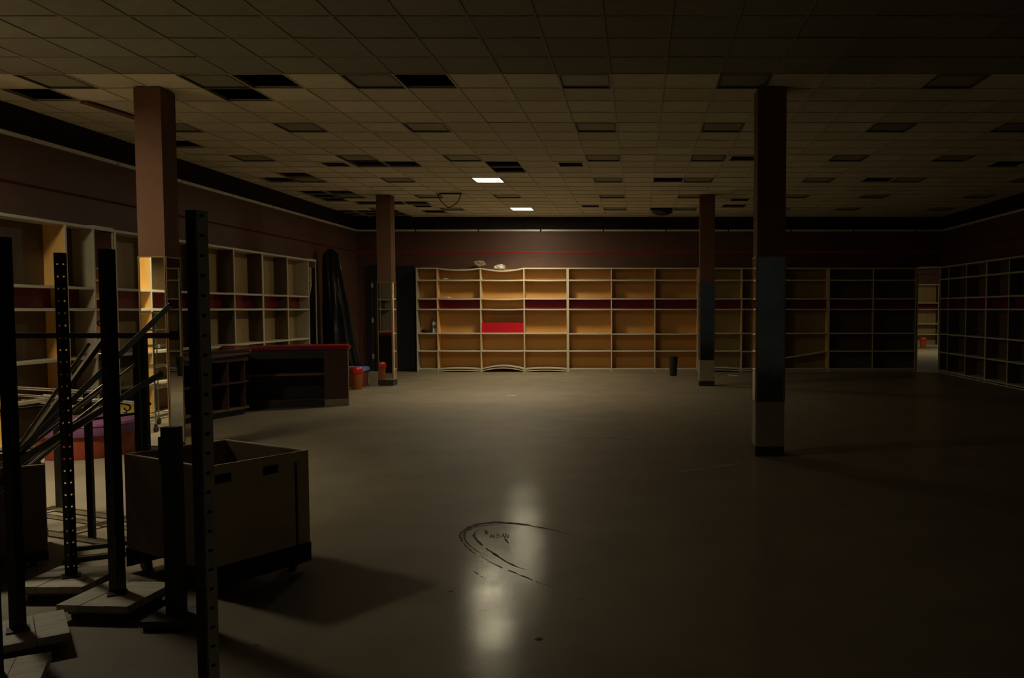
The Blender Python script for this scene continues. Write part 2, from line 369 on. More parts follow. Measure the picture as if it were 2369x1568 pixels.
for j in frows:
    vis = []
    for k in fcols:
        u = 1478 + 1941*(X0+(k+.5)*TX)/(Y0+(j+.5)*TY)
        if -30 < u < 2400: vis.append(k)
    n = 0
    for k in vis:
        if (k,j) == (0,12): fixture(k,j,True,'brightly lit square ceiling light, the larger and nearer of the two glowing'); continue
        if (k,j) == (0,20): fixture(k,j,True,'brightly lit square ceiling light close to the back wall, smaller glowing one'); continue
        fixture(k,j,False,'unlit square ceiling light, %s unlit from left, %s' % (ords[n], rown[j])); n += 1
    for k in fcols:
        if k not in vis:   # positions outside the photograph still need a tile there
            MB().box(-TX/2+.004, TX/2-.004, -TY/2+.004, TY/2-.004, 0, .016).build('ceiling_tile', M['tile'], ceil, loc=(X0+(k+.5)*TX, Y0+(j+.5)*TY, CH+.005))
fixture(-6,-4,True,'lit square ceiling light out of frame above the left shelves')
# air vents
for n, (k,j) in enumerate(vents):
    lab = ['square slotted ceiling vent right of the nearer glowing light','square slotted ceiling vent in front of the back wall right of the far glowing light','dark slotted ceiling vent left of the pair of open ceiling gaps','slotted ceiling vent beside the top of the rear left pillar','slotted ceiling vent left of the near right pillar','slotted ceiling vent behind the near right pillar'][n]
    t = thing('ceiling_vent', lab, 'vent', (X0+(k+.5)*TX, Y0+(j+.5)*TY, CH-.004))
    MB().box(-a,a,-b2,-b2+.08,0,.03).box(-a,a,b2-.08,b2,0,.03).box(-a,-a+.08,-b2+.08,b2-.08,0,.03).box(a-.08,a,-b2+.08,b2-.08,0,.03).box(-a,a,-b2,b2,.05,.055).build('frame', M['grid'], t)
    for q in range(5):
        y = -b2+.12+q*.09; s = MB(); s.add([(-a+.08,y-.03,.0),(a-.08,y-.03,.0),(a-.08,y+.025,.035),(-a+.08,y+.025,.035),(-a+.08,y-.03,.004),(a-.08,y-.03,.004),(a-.08,y+.025,.039),(-a+.08,y+.025,.039)],[(0,3,2,1),(4,5,6,7),(0,1,5,4),(1,2,6,5),(2,3,7,6),(3,0,4,7)]); s.build('slat', M['vent'], t)
# hanging cable loop, dome
t = thing('hanging_cable', 'black cable loop hanging from a dark bar on the ceiling', 'cable', (0,0,0))
MB().bar((-4.46,18.9,4.335),(-3.96,18.9,4.335),.04,.03).build('bar', M['cable'], t)
MB().tube([(-4.50,18.9,4.33),(-4.49,18.9,4.29),(-4.45,18.9,4.22),(-4.40,18.9,4.14),(-4.33,18.9,4.07),(-4.27,18.9,4.035),(-4.22,18.9,4.035),(-4.13,18.9,4.08),(-4.05,18.9,4.15),(-4.0,18.9,4.24),(-3.98,18.9,4.33)], .011, 8).build('loop', M['cable'], t, True)
MB().tube([(-4.52,18.88,4.345),(-4.44,18.86,4.30),(-4.40,18.86,4.29)], .008, 8).build('cable_end', M['cable'], t, True)
t = thing('ceiling_dome', 'dark round dome hanging below an open ceiling gap near the back wall', 'ceiling dome', (.62,22.35,CH-.004))
MB().lathe([(.27,.0),(.27,-.02),(.25,-.05),(.20,-.085),(.11,-.11),(.02,-.115)], 28).build('dome', M['kick'], t, True)
MB().lathe([(.285,.002),(.285,-.018),(.272,-.018),(.272,.002)], 28).build('rim', M['vent'], t, True)

# ------------------------------------------------------------------ pillars
def pillar(x0, y0, wd, dp, label, mz, old, front_bottom):
    t = thing('pillar', label, 'pillar', (x0+wd/2, y0+dp/2, 0)); hx, hy = wd/2, dp/2
    MB().box(-hx,hx,-hy,hy,.12,CH-.008).build('shaft', M['pil'], t)
    MB().box(-hx-.006,hx+.006,-hy-.006,hy+.006,0,.115).build('kick_strip', M['kick'], t)
    mm = M[mz]; e = .006
    if front_bottom > .3: MB().box(-hx-.004,hx+.004,-hy-.004,hy+.004,.12,front_bottom-.005).build('base_cladding', M['pil_base'], t)
    for face in range(4):
        if face % 2 == 0: hw, off, zb = hx, hy, front_bottom
        else: hw, off, zb = hy, hx, front_bottom
        ang = R([0,90,180,270][face])
        p = empty('mirror_panel', (0,0,0), ang); p.parent = t
        MB().box(-hw+.012,hw-.012,-off-e,-off,zb,2.365).build('mirror_glass', mm if not (old and face == 0) else M['mirror_old'], p)
        MB().box(-hw,hw,-off-.011,-off,2.365,2.38).box(-hw,-hw+.012,-off-.011,-off,zb,2.365).box(hw-.012,hw,-off-.011,-off,zb,2.365).build('mirror_trim', M['mframe'], p)
    return t
pillar(-5.908, 9.95, .315, .315, 'brown pillar with a lower mirror reflecting lit shelves, left foreground', 'mirror', False, .13)
pillar(1.395, 9.95, .335, .335, 'dark brown mirrored pillar standing alone on the right of the floor', 'mirror', True, .66)
pillar(-5.975, 19.22, .325, .325, 'brown mirrored pillar left of the shelves on the back wall', 'mirror', False, .13)
pillar(1.392, 19.15, .335, .335, 'dark mirrored pillar in front of the middle of the back shelves', 'mirror', True, .60)
t = thing('upright_standard', 'narrow dark upright with grey clips on a pale block left of the rear pillar', 'shelf upright', (-6.085,19.3,0))
MB().box(-.09,.095,-.10,.22,0,.33).build('block', M['pil_base'], t)
MB().box(-.05,-.015,.02,.06,.33,2.45).box(.035,.07,.02,.06,.33,2.45).box(-.05,.07,.06,.07,.33,2.45).build('upright', M['steel_hi'], t)
for z in (.62,1.45,2.25): MB().box(-.055,-.005,.0,.02,z,z+.11).build('clip', M['clip'], t)

# ------------------------------------------------------------------ shelving
DEP = .31; TH = .036
LV = [2.898,2.568,2.05,1.754,1.083,.586]
cache = {}
def shelf_mesh(w, sag, tilt=0, d=DEP-.02):
    key = (round(w,3), sag, tilt, d)
    if key not in cache:
        n = 10 if (sag or tilt) else 1; vs = []; fs = []
        for i in range(n+1):
            tt = i/n; x = -w/2 + w*tt; z = -sag*4*tt*(1-tt) + tilt*(tt-.5)
            vs += [(x,0,z-TH/2),(x,d,z-TH/2),(x,d,z+TH/2),(x,0,z+TH/2)]
        for i in range(n):
            q = 4*i
            for k in range(4): fs.append((q+k, q+(k+1)%4, q+4+(k+1)%4, q+4+k))
        fs += [(3,2,1,0),(4*n,4*n+1,4*n+2,4*n+3)]
        cache[key] = MB().add(vs, fs).mesh('shelf', M['cream'])
    return cache[key]
def side_mesh(which):
    key = ('side', which)
    if key not in cache:
        cache[key] = (MB().box(-.014,.014,.012,DEP,0,2.916).mesh('side_panel', M[('side','side2','back2')[which]]), MB().box(-.0155,.0155,-.002,.012,0,2.916).mesh('edge_strip', M['cream']))  # third board puts shade into the divider colour
    return cache[key]
def shelf_unit(label, loc, rz, xs, cfg=None, levels=LV, sides=None, redy=.16, group=None, bkm='back'):
    cfg = cfg or {}; t = thing('shelving_unit', label, 'shelving unit', loc, rz, group)
    n = len(xs)-1
    for i, x in enumerate(xs):
        wch = (sides or {}).get(i, 0); sm, em = side_mesh(wch)
        xx = x + (.0165 if i == 0 else -.0165 if i == n else 0)
        s = inst('side_panel', sm, t, (xx,0,0)); inst('edge_strip', em, s)
    for i in range(n):
        c = cfg.get(i, {}); x0, x1 = xs[i]+(.032 if i == 0 else .0145), xs[i+1]-(.032 if i == n-1 else .0145); w = x1-x0-.002; cx = (x0+x1)/2
        key = ('bk', round(w,3), bkm)
        if key not in cache: cache[key] = MB().box(-w/2,w/2,DEP-.012,DEP,.06,2.89).mesh('back_panel', M[bkm])
        inst('back_panel', cache[key], t, (cx,0,0))
        for z in levels:
            if z in c.get('missing', ()): continue
            sag = c.get('sag', {}).get(z, .004 if z != levels[0] else 0); tl = c.get('tilt', {}).get(z, 0)
            inst('shelf', shelf_mesh(w, sag, tl), t, (cx,0,z + c.get('dz',{}).get(z,0)))
        bs = c.get('bow', 0)
        inst('shelf', shelf_mesh(w, -bs), t, (cx,0,.082))
        key = ('toe', round(w,3), bs)
        if key not in cache:
            m = MB(); vs = []; fs = []; q = 10
            for k in range(q+1):
                tt = k/q; z = bs*4*tt*(1-tt)*.9; x = -w/2+w*tt; vs += [(x,.004,.012+z),(x,.022,.012+z),(x,.022,.040+z),(x,.004,.040+z)]
            for k in range(q):
                for e in range(4): fs.append((4*k+e,4*k+(e+1)%4,4*k+4+(e+1)%4,4*k+4+e))
            fs += [(3,2,1,0),(4*q,4*q+1,4*q+2,4*q+3)]; cache[key] = m.add(vs,fs).mesh('toe_rail', M['cream'])
        inst('toe_rail', cache[key], t, (cx,0,0))
        if not c.get('nored'):
            key = ('red', round(w,3))
            if key not in cache: cache[key] = MB().box(-w/2,w/2,0,.012,-.125,.125).mesh('red_panel', M['redp'])
            inst('red_panel', cache[key], t, (cx,redy,1.902))
    return t
YS = 23.5
T_ = LV[0]
shelf_unit('cream-edged shelving unit with sagging top boards, leftmost on the back wall', (0,YS,0), 0, [-6.227,-5.634,-4.425,-3.21,-1.989],
    {1:{'sag':{T_:.05,2.05:.008},'bow':.022}, 2:{'sag':{T_:.075,2.568:.008,2.05:.016,1.754:.010},'bow':.095,'nored':True}, 3:{'sag':{2.568:.010},'bow':.028}}, sides={0:1})
shelf_unit('three-bay cream-edged shelving unit right of the one with the loose red panel', (0,YS,0), 0, [-1.989,-.768,.447,1.656], {0:{'dz':{1.083:-.012}},1:{'dz':{1.083:-.02}},2:{'dz':{1.083:-.02}}})
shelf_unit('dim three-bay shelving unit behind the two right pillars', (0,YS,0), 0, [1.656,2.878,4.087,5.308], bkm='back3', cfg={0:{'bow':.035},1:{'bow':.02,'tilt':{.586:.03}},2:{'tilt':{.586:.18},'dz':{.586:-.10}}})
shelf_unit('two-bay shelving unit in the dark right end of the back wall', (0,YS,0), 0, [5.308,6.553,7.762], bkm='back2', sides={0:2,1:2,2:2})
LL = [2.898,2.05,1.754,1.083,.586]
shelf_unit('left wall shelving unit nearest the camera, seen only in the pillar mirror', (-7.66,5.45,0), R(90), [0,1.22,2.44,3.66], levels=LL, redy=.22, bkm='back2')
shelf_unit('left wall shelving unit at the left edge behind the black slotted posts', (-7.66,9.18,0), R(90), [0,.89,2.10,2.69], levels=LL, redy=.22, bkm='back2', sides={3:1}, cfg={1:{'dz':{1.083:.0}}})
shelf_unit('left wall shelving unit behind the mirrored left pillar', (-7.66,12.33,0), R(90), [0,1.19,2.40,3.61,4.82], levels=LL, redy=.22, bkm='back3', sides={0:1,1:2,2:2,3:2,4:2}, cfg={2:{'sag':{1.083:.02}}})  # dark dividers: their shaded faces are put into the colour
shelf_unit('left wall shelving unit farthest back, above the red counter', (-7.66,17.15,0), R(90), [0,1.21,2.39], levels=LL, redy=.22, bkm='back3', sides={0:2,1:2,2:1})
ry = [0,.62,1.84,3.06,4.28,5.50,6.72]
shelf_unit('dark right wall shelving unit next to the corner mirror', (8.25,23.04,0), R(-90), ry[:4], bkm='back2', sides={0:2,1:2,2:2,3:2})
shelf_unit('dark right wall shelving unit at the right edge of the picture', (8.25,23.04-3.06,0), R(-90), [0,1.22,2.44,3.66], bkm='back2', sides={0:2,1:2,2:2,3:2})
# narrow mirrors between units
def wall_mirror(label, p0, p1, cap):
    d = Vector((p1[0]-p0[0], p1[1]-p0[1], 0)); L = d.length; ang = math.atan2(d.y, d.x)
    t = thing('wall_mirror', label, 'mirror', (p0[0], p0[1], 0), ang)
    MB().box(.014,L-.014,.012,.03,.10,2.86).build('glass', M['mirror'], t)
    MB().box(0,.014,0,.04,0,2.90).box(L-.014,L,0,.04,0,2.90).box(.014,L-.014,0,.04,.0,.10).build('frame', M['side2'], t)
    MB().box(-.0,L,-.006,DEP*.5,2.88,2.935).build('cap', M['cream'], t)
wall_mirror('narrow dark mirror panel in the left wall shelving near the pillar', (-7.672,11.88), (-7.672,12.32), True)
wall_mirror('narrow dark mirror panel at the far end of the left wall shelving', (-7.672,19.55), (-7.672,20.02), True)
wall_mirror('tall corner mirror on the right reflecting lit shelves and a red bin', (7.785,23.498), (8.240,23.049), True)

# loose things on the shelves
t = tag(MB().box(-.59,.59,-.006,.006,0,.275).build('red_board', M['redp2'], None, False, (-3.815,23.545,1.108), (R(-7),0,0)), 'glossy bright red board leaning loose in a shelf bay on the back wall', 'board')
def crumple(name, label, loc, sx, sy, sz, m, seed, cat='paper', rz=0):
    rnd = random.Random(seed); vs = []; fs = []; nu, nv = 16, 10
    for i in range(nv+1):
        th = math.pi*i/nv
        for k in range(nu):
            ph = 2*math.pi*k/nu; r = rnd.uniform(.62,1.1)
            vs.append((sx*r*math.sin(th)*math.cos(ph), sy*r*math.sin(th)*math.sin(ph), sz + sz*max(-1,r*math.cos(th))))
    for i in range(nv):
        for k in range(nu): fs.append((i*nu+k, i*nu+(k+1)%nu, (i+1)*nu+(k+1)%nu, (i+1)*nu+k))
    return tag(MB().add(vs, fs).build(name, m, None, False, loc, (0,0,rz)), label, cat)
crumple('crumpled_paper', 'crumpled brown kraft paper on top of the back shelves', (-4.47,23.64,2.925), .19, .09, .10, M['kraft'], 3)
crumple('crumpled_paper', 'crumpled white paper lying in the dip of the sagging shelf top', (-3.90,23.66,2.862), .17, .10, .08, M['paper'], 11)
crumple('paper_scrap', 'flat torn white paper on a shelf beneath the sagging top board', (-5.42,23.60,2.068), .19, .10, .02, M['paper'], 5)
crumple('paper_scrap', 'small crumpled paper on the second shelf of the second bay', (-5.43,23.62,2.586), .09, .06, .022, M['paper'], 6)
crumple('paper_scrap', 'thin paper scraps along the top of the second bay', (-4.98,23.62,2.868), .12, .07, .012, M['kraft'], 8)
crumple('paper_scrap', 'thin dusty scrap on the top of the narrow first bay', (-5.98,23.62,2.918), .15, .07, .012, M['kraft'], 9)
crumple('dark_cloth', 'black crumpled cloth on a shelf of the narrow first bay', (-5.99,23.60,1.102), .14, .11, .055, M['kick'], 12, 'cloth')
t = thing('carton', 'small cream printed carton standing at the right of the narrow first bay', 'box', (-5.735,23.60,1.102), R(8))
MB().box(-.055,.055,-.04,.04,0,.30).build('carton_body', M['paper'], t); MB().box(-.05,.04,-.042,-.04,.12,.21).build('carton_print', M['brown'], t); MB().box(-.085,-.06,-.03,.03,0,.42).build('dark_card', M['kick'], t)

# ------------------------------------------------------------------ small floor things at the back
t = thing('waste_bin', 'black waste bin standing before the back shelves left of the pillar', 'bin', (.909,22.1,0))
MB().lathe([(.085,0),(.092,.01),(.118,.49),(.126,.495),(.126,.512),(.112,.512),(.108,.49),(.085,.02)], 28).build('bin_body', M['kick'], t, True)
for q, (x, y, a_, l, lab) in enumerate(((1.25,22.05,4,.55,'pale strip on the floor right of the black waste bin'),(1.56,22.25,38,.34,'thin broken strip leaning flat by the pillar foot, left side'))):
    tag(MB().box(-l/2,l/2,-.012,.012,0,.012).build('floor_strip', M['cream'], None, False, (x,y,.001), (0,0,R(a_))), lab, 'strip')
for q, (x, y, a_, l, lab) in enumerate(((2.03,22.05,35,.42,'longest pale stick on the floor behind the rear right pillar'),(1.98,22.3,8,.26,'short pale stick lying left of the stick pile behind the rear right pillar'),(2.16,22.5,50,.30,'pale stick pointing to the shelves behind the rear right pillar'),(2.50,22.25,-38,.30,'pale stick lying right of the others by the dim shelves'))):
    tag(MB().box(-l/2,l/2,-.010,.010,0,.014).build('stick', M['cream'], None, False, (x,y,.001), (0,0,R(a_))), lab, 'stick')
t = thing('lidded_bin', 'orange bin with a bright red lid beside the red counter', 'bin', (-6.205,18.38,0))
MB().lathe([(.105,0),(.11,.01),(.135,.36)], 28).build('bin_body', M['binorange'], t, True)
MB().lathe([(.145,.355),(.15,.36),(.15,.44),(.142,.465),(.12,.49),(.05,.50),(.02,.50)], 28).build('lid', M['binred'], t, True)
t = thing('lidded_bin', 'maroon tub with a pale blue lid behind the orange bin', 'bin', (-6.44,19.12,0))
MB().lathe([(.20,0),(.205,.01),(.225,.36)], 32, .5).build('bin_body', M['binbrown'], t, True)
MB().lathe([(.245,.36),(.25,.365),(.25,.41),(.235,.44),(.20,.452),(.05,.456)], 32, .5).build('lid', M['binblue'], t, True)
# black plastic sheet
b = MB(); rnd = random.Random(4); nu = 40; lv = 26; vs = []; fs = []
ph = [rnd.uniform(0,6.28) for _ in range(8)]
for i in range(lv+1):
    z = 3.25*i/lv; tt = i/lv
    rx = .30*(1-tt)**.8 + .15 + (.0 if i < lv else -.1); ry_ = rx*.75
    for k in range(nu):
        an = 2*math.pi*k/nu
        wv = 1 + .07*math.sin(7*an+ph[0]+z*.6) + .05*math.sin(11*an+ph[1]-z*.9) + .03*math.sin(17*an+ph[2]+z*2)
        vs.append((.30*(1-tt)**1.3 + rx*wv*math.cos(an), ry_*wv*math.sin(an), z))
for i in range(lv):
    for k in range(nu): fs.append((i*nu+k, i*nu+(k+1)%nu, (i+1)*nu+(k+1)%nu, (i+1)*nu+k))
fs.append(tuple(lv*nu+k for k in range(nu)))
tag(b.add(vs,fs).build('plastic_sheet', M['plastic'], None, True, (-7.62,20.85,0)), 'tall glossy black plastic sheet draped in the dark back left corner', 'plastic sheet')

# ------------------------------------------------------------------ counter and rounded display
t = thing('service_counter', 'long dark counter with a red rounded top in front of the left shelves', 'counter', (-5.289,15.251,0), R(22.4))
Lc = 2.08
MB().slab(round_rect(-Lc-.03,.05,-.04,.66,.10,6,(1,1,1,1)), 1.035, 1.105, .02).build('counter_top', M['cred'], t, True)
MB().box(-.42,0,0,.02,.13,1.03).build('front_panel', M['cbody'], t)
MB().box(-.02,0,.02,.62,.0,1.03).build('end_panel', M['cdark'], t)
MB().box(-.012,.004,-.006,.0,.02,1.03).build('corner_strip', M['cartedge'], t)
MB().box(-Lc,-Lc+.02,0,.62,0,1.03).build('end_panel', M['cdark'], t)
MB().box(-Lc+.02,-.02,.60,.62,.0,1.03).build('back_panel', M['cdark'], t)
MB().box(-.42,-.40,.02,.60,.13,1.03).build('divider', M['cdark'], t)
MB().box(-Lc+.02,-.42,.0,.02,.88,1.03).build('apron', M['cdark'], t)
MB().box(-Lc+.02,-.42,.18,.60,.56,.60).build('shelf', M['cshelf'], t)
MB().box(-Lc+.02,-.42,.10,.60,.11,.14).build('shelf', M['cbody'], t)
MB().box(-Lc+.02,-.02,.06,.08,0,.11).build('kick_board', M['cdark'], t)
MB().box(-.42,0,.0,.02,0,.13).build('kick_board', M['pil_base'], t)

dv = Vector((.22,.84,0)).normalized(); ang = math.atan2(dv.y, dv.x)
t = thing('display_counter', 'dark cubby display with a glossy rounded plum top left of the red counter', 'display counter', (-6.52,14.15,0), ang)
Ld = 1.55
MB().slab(round_rect(-Ld,.06,-.05,.62,.22,8,(1,1,0,0)), .98, 1.10, .03).build('display_top', M['gloss'], t, True)
MB().slab(round_rect(-Ld,.0,.0,.58,.18,8,(1,1,0,0)), .10, .13, 0).build('bottom_board', M['brown'], t)
MB().slab(round_rect(-Ld+.02,-.05,.06,.55,.15,8,(1,1,0,0)), 0, .10, 0).build('kick_board', M['cdark'], t)
MB().slab(round_rect(-Ld,.0,.0,.58,.18,8,(1,1,0,0)), .535, .56, 0).build('shelf', M['cbody'], t)
MB().slab(round_rect(-Ld,.0,.0,.58,.18,8,(1,1,0,0)), .90, .98, 0).build('apron', M['cbody'], t)
for x in (-Ld+.012,-1.05,-.58,-.18):
    for z0, z1 in ((.13,.535),(.56,.90)): MB().box(x-.011,x+.011,.004 if x < -.3 else .02,.56,z0,z1).build('divider', M['cbody'], t)
for z0, z1 in ((.13,.535),(.56,.90)): MB().box(-Ld+.03,-.10,.555,.575,z0,z1).build('back_panel', M['cbody'], t)

# ------------------------------------------------------------------ ottomans
def ottoman(label, loc, r, top, skirt):
    t = thing('ottoman', label, 'ottoman', loc)
    MB().lathe([(r-.045,.0),(r-.04,.012),(r-.03,.25),(r-.03,.262)], 48).build('skirt', skirt, t, True)
    MB().lathe([(r-.03,.262),(r-.005,.27),(r,.29),(r,.385),(r-.012,.412),(r-.05,.43),(r*.6,.442),(.03,.446)], 48).build('cushion', top, t, True)
    m = MB(); pts = [(r*1.001*math.cos(6.2832*k/48), r*1.001*math.sin(6.2832*k/48), .385) for k in range(49)]; m.tube(pts, .006, 6, False); m.build('piping', top, t, True)
ottoman('round purple ottoman with a red skirt behind the black slotted posts', (-6.72,10.13,0), .54, M['purple'], M['redcloth'])
ottoman('round yellow ottoman behind the purple one and the mirrored pillar', (-6.80,11.30,0), .58, M['yellow'], M['redcloth'])

# ------------------------------------------------------------------ wooden carts
def cart(label, F, e1, e2, H, inner, face, base_z, holes_on):
    # F = front corner, e1 / e2 = edge vectors (2D)
    e1 = Vector((*e1,0)); e2 = Vector((*e2,0)); a1 = math.atan2(e1.y, e1.x); l1, l2 = e1.length, e2.length
    t = thing('wooden_cart', label, 'cart', (F[0],F[1],0), a1); th = .02; zb = base_z
    # local: x along e1, y along e2 (left of e1)
    MB().box(0,l1,0,th,zb,H-.006).build('side_panel', face, t); MB().box(0,l1,l2-th,l2,zb,H-.006).build('side_panel', inner, t)
    MB().box(0,th,th,l2-th,zb,H-.006).build('end_panel', inner, t); MB().box(l1-th,l1,th,l2-th,zb,H-.006).build('end_panel', inner, t)
    MB().box(th,l1-th,th,l2-th,zb,zb+.02).build('bottom_board', inner, t)
    MB().box(0,l1,0,th,H-.006,H).box(0,l1,l2-th,l2,H-.006,H).box(0,th,th,l2-th,H-.006,H).box(l1-th,l1,th,l2-th,H-.006,H).build('rim', M['cartedge'], t)
    MB().box(-.004,l1+.004,-.006,0,.04,zb+.005).build('bumper', M['rubber'], t); MB().box(-.004,l1+.004,l2,l2+.006,.04,zb+.005).build('bumper', M['rubber'], t)
    if holes_on:
        for hx in (.14,.60): MB().box(hx*l1-.055,hx*l1+.055,-.004,.0,H-.115,H-.060).build('hand_hole', M['rubber'], t)
        MB().box(l1*.86-.008,l1*.86+.008,-.003,0,zb,H-.07).build('strap', M['rubber'], t)
    for cx, cy in ((.08,.08),(l1-.08,.08),(.08,l2-.08),(l1-.08,l2-.08)):
        c = MB().box(-.03,.03,-.025,.025,.085,zb).box(-.024,-.018,-.02,.02,.04,.09).box(.018,.024,-.02,.02,.04,.09).build('caster', M['steel'], t, False, (cx,cy,0))
        w_ = MB(); w_.tube([(-.016,0,.045),(.016,0,.045)], .045, 18); w_.build('wheel', M['rubber'], c, True)
    return t
cart('open wooden bin cart on casters behind the tallest slotted post', (-2.62,5.04), (.373,.62), (-.79,.475), .80, M['brown'], M['cartwood'], .165, True)
cart('dark brown wooden bin cart full of leaning metal tubes at the left edge', (-4.80,5.14), (.75,.53), (-.42,.595), .70, M['brown'], M['brown'], .10, False)

# ------------------------------------------------------------------ slotted post stands
def slot_plate(m, w, h, th, pitch, sw, sh, z0):
    s0 = (w-sw)/2; s1 = s0+sw
    m.box(0,s0,0,th,z0,h); m.box(s1,w,0,th,z0,h)
    z = z0; c = z0+.05
    while c+sh < h:
        m.box(s0,s1,0,th,z,c); z = c+sh; c += pitch
    m.box(s0,s1,0,th,z,h)
def stand(label, loc, rz_board, rz_post, top=2.10, w=.062, pm='steel', board=.42, bm='plank', zb=.06, right_mat=None, back=False, slot=(.016,.010)):
    t = thing('slotted_post_stand', label, 'display stand', loc)
    g = empty('base_board', (0,0,0), rz_board); g.parent = t; hb = board/2
    for q in range(3):
        y0 = -hb + q*board/3; MB().box(y0+.002,y0+board/3-.002,-hb,hb,zb,.10-.002*(q==1)).build('plank', M[bm], g)
    MB().box(-hb+.03,hb-.03,-hb+.05,-hb+.10,zb-.03,zb).build('batten', M['brown'], g); MB().box(-hb+.03,hb-.03,hb-.10,hb-.05,zb-.03,zb).build('batten', M['brown'], g)
    for sx in (-1,1):
        for sy in (-1,1): MB().lathe([(.022,0),(.026,.004),(.026,zb-.032),(.02,zb-.03)], 12, 0, sx*(hb-.06), sy*(hb-.075)).build('foot', M['rubber'], g)
    p = empty('post', (0,0,0), rz_post); p.parent = t
    for sgn in (0,1):
        m = MB(); m.m = Matrix.Rotation(R(45 if sgn else 135), 4, 'Z')
        if not sgn: m.m = m.m @ Matrix.Scale(-1, 4, (0,1,0))
        slot_plate(m, w, top, .004, .075, slot[0], slot[1], .10)
        m.build('slotted_flange', M[pm if (not sgn or not right_mat) else right_mat], p)
    if back:
        m = MB(); k_ = w*.62; m.add([(-k_,k_+.012,.10),(0,.014,.10),(k_,k_+.012,.10),(k_,k_+.016,.10),(0,.018,.10),(-k_,k_+.016,.10)]+[(-k_,k_+.012,top-.01),(0,.014,top-.01),(k_,k_+.012,top-.01),(k_,k_+.016,top-.01),(0,.018,top-.01),(-k_,k_+.016,top-.01)], [(0,1,7,6),(1,2,8,7),(2,3,9,8),(3,4,10,9),(4,5,11,10),(5,0,6,11),(6,7,10,11),(7,8,9,10)]); m.build('inner_channel', M['rubber'], p)
    MB().box(-.05,.05,-.05,.05,.10,.106).build('foot_plate', M['steel'], p)
    return t
stand('black slotted post on a pale plank base, in front of the purple ottoman', (-3.53,5.14,0), 0, R(34), w=.047)
stand('black slotted post right of the purple ottoman, left of the wooden cart', (-3.045,4.82,0), R(-4), R(30), w=.061, bm='plank', back=True)
stand('widest black slotted post at the left edge of the picture', (-3.212,4.26,0), R(38), R(36), top=2.12, w=.052, bm='plank', back=True)
stand('empty pale plank base at the bottom left corner with its post out of frame', (-2.93,3.70,0), R(28), R(30), top=2.1, w=.07)
stand('tallest slotted post in the foreground, grey right flange, before the wooden cart', (-1.652,3.15,0), R(20), R(24), top=2.125, w=.053, slot=(.024,.012), right_mat='steel_lit', back=True)
t = thing('short_post_stand', 'short black square post standing in front of the wooden cart', 'display stand', (-2.59,4.62,0))
MB().box(-.045,.045,-.03,.03,.055,1.105).build('post', M['steel'], t)
MB().box(-.065,-.045,-.02,.02,.90,1.05).build('bracket', M['steel'], t)
for q in range(3): MB().box(-.13+q*.088,-.13+q*.088+.085,-.13,.13,.02,.055).build('plank', M['plank_dark'], t)
for sx in (-1,1):
    for sy in (-1,1): MB().box(sx*.10-.02,sx*.10+.02,sy*.10-.02,sy*.10+.02,0,.02).build('foot', M['rubber'], t)

# ------------------------------------------------------------------ racks
# dull chrome rack: base frame, two uprights, rails
e1 = Vector((-.92,.39,0)).normalized(); nn = Vector((.39,.92,0)).normalized(); K = Vector((-3.90,6.13,0))
t = thing('chrome_rack', 'low chrome rack with long top rails in front of the purple ottoman', 'clothes rack', tuple(K))
def rel(u, v, z): q = e1*u + nn*v; return (q.x, q.y, z)
for v in (0,.54): MB().bar(rel(0,v,.03), rel(1.55,v,.03), .03, .03).build('base_rail', M['chrome'], t)
MB().bar(rel(.0,.36,.022), rel(1.55,.36,.022), .022, .022).build('base_rail', M['chrome'], t)
for u in (0.02,.62,1.53): MB().bar(rel(u,.015,.03), rel(u,.525,.03), .025, .025).build('cross_rail', M['chrome'], t)
MB().bar(rel(.22,0,.045), rel(.22,0,1.13), .045, .03).build('upright', M['steel_hi'], t)
MB().bar(rel(.30,.54,.045), rel(.27,.44,1.0), .04, .03).build('upright', M['steel_hi'], t)
MB().bar(rel(1.45,0,.045), rel(1.45,0,1.13), .045, .03).build('upright', M['steel_hi'], t)
MB().bar(rel(1.45,.54,.045), rel(1.45,.54,1.0), .04, .03).build('upright', M['steel_hi'], t)
MB().tube([rel(.12,0,1.142), rel(1.6,0,1.142)], .012, 12).build('top_rail', M['chrome'], t, True)
MB().tube([rel(.14,.44,1.01), rel(1.6,.54,1.01)], .012, 12).build('top_rail', M['chrome'], t, True)
MB().tube([rel(.2,.2,1.045), rel(1.6,.12,1.07)], .010, 12).build('top_rail', M['chrome'], t, True)
MB().tube([rel(.22,.3,.955), rel(1.6,.36,.985)], .008, 12).build('top_rail', M['chrome'], t, True)
MB().bar(rel(.25,.02,.93), rel(.28,.44,.93), .02, .02).build('cross_rail', M['steel_hi'], t); MB().bar(rel(1.45,.02,.93), rel(1.45,.54,.93), .02, .02).build('cross_rail', M['steel_hi'], t)
for lab, a_, b_, z in (('upper dark bar lying across the floor in front of the chrome rack',(-4.06,5.86),(-3.72,6.06),.05),('lower dark bar lying on the floor right before the pale plank base',(-3.98,5.72),(-3.62,5.93),.015)):
    o = tag(MB().bar((a_[0],a_[1],z),(b_[0],b_[1],z),.03,.03).build('floor_bar', M['steel_hi']), lab, 'bar')
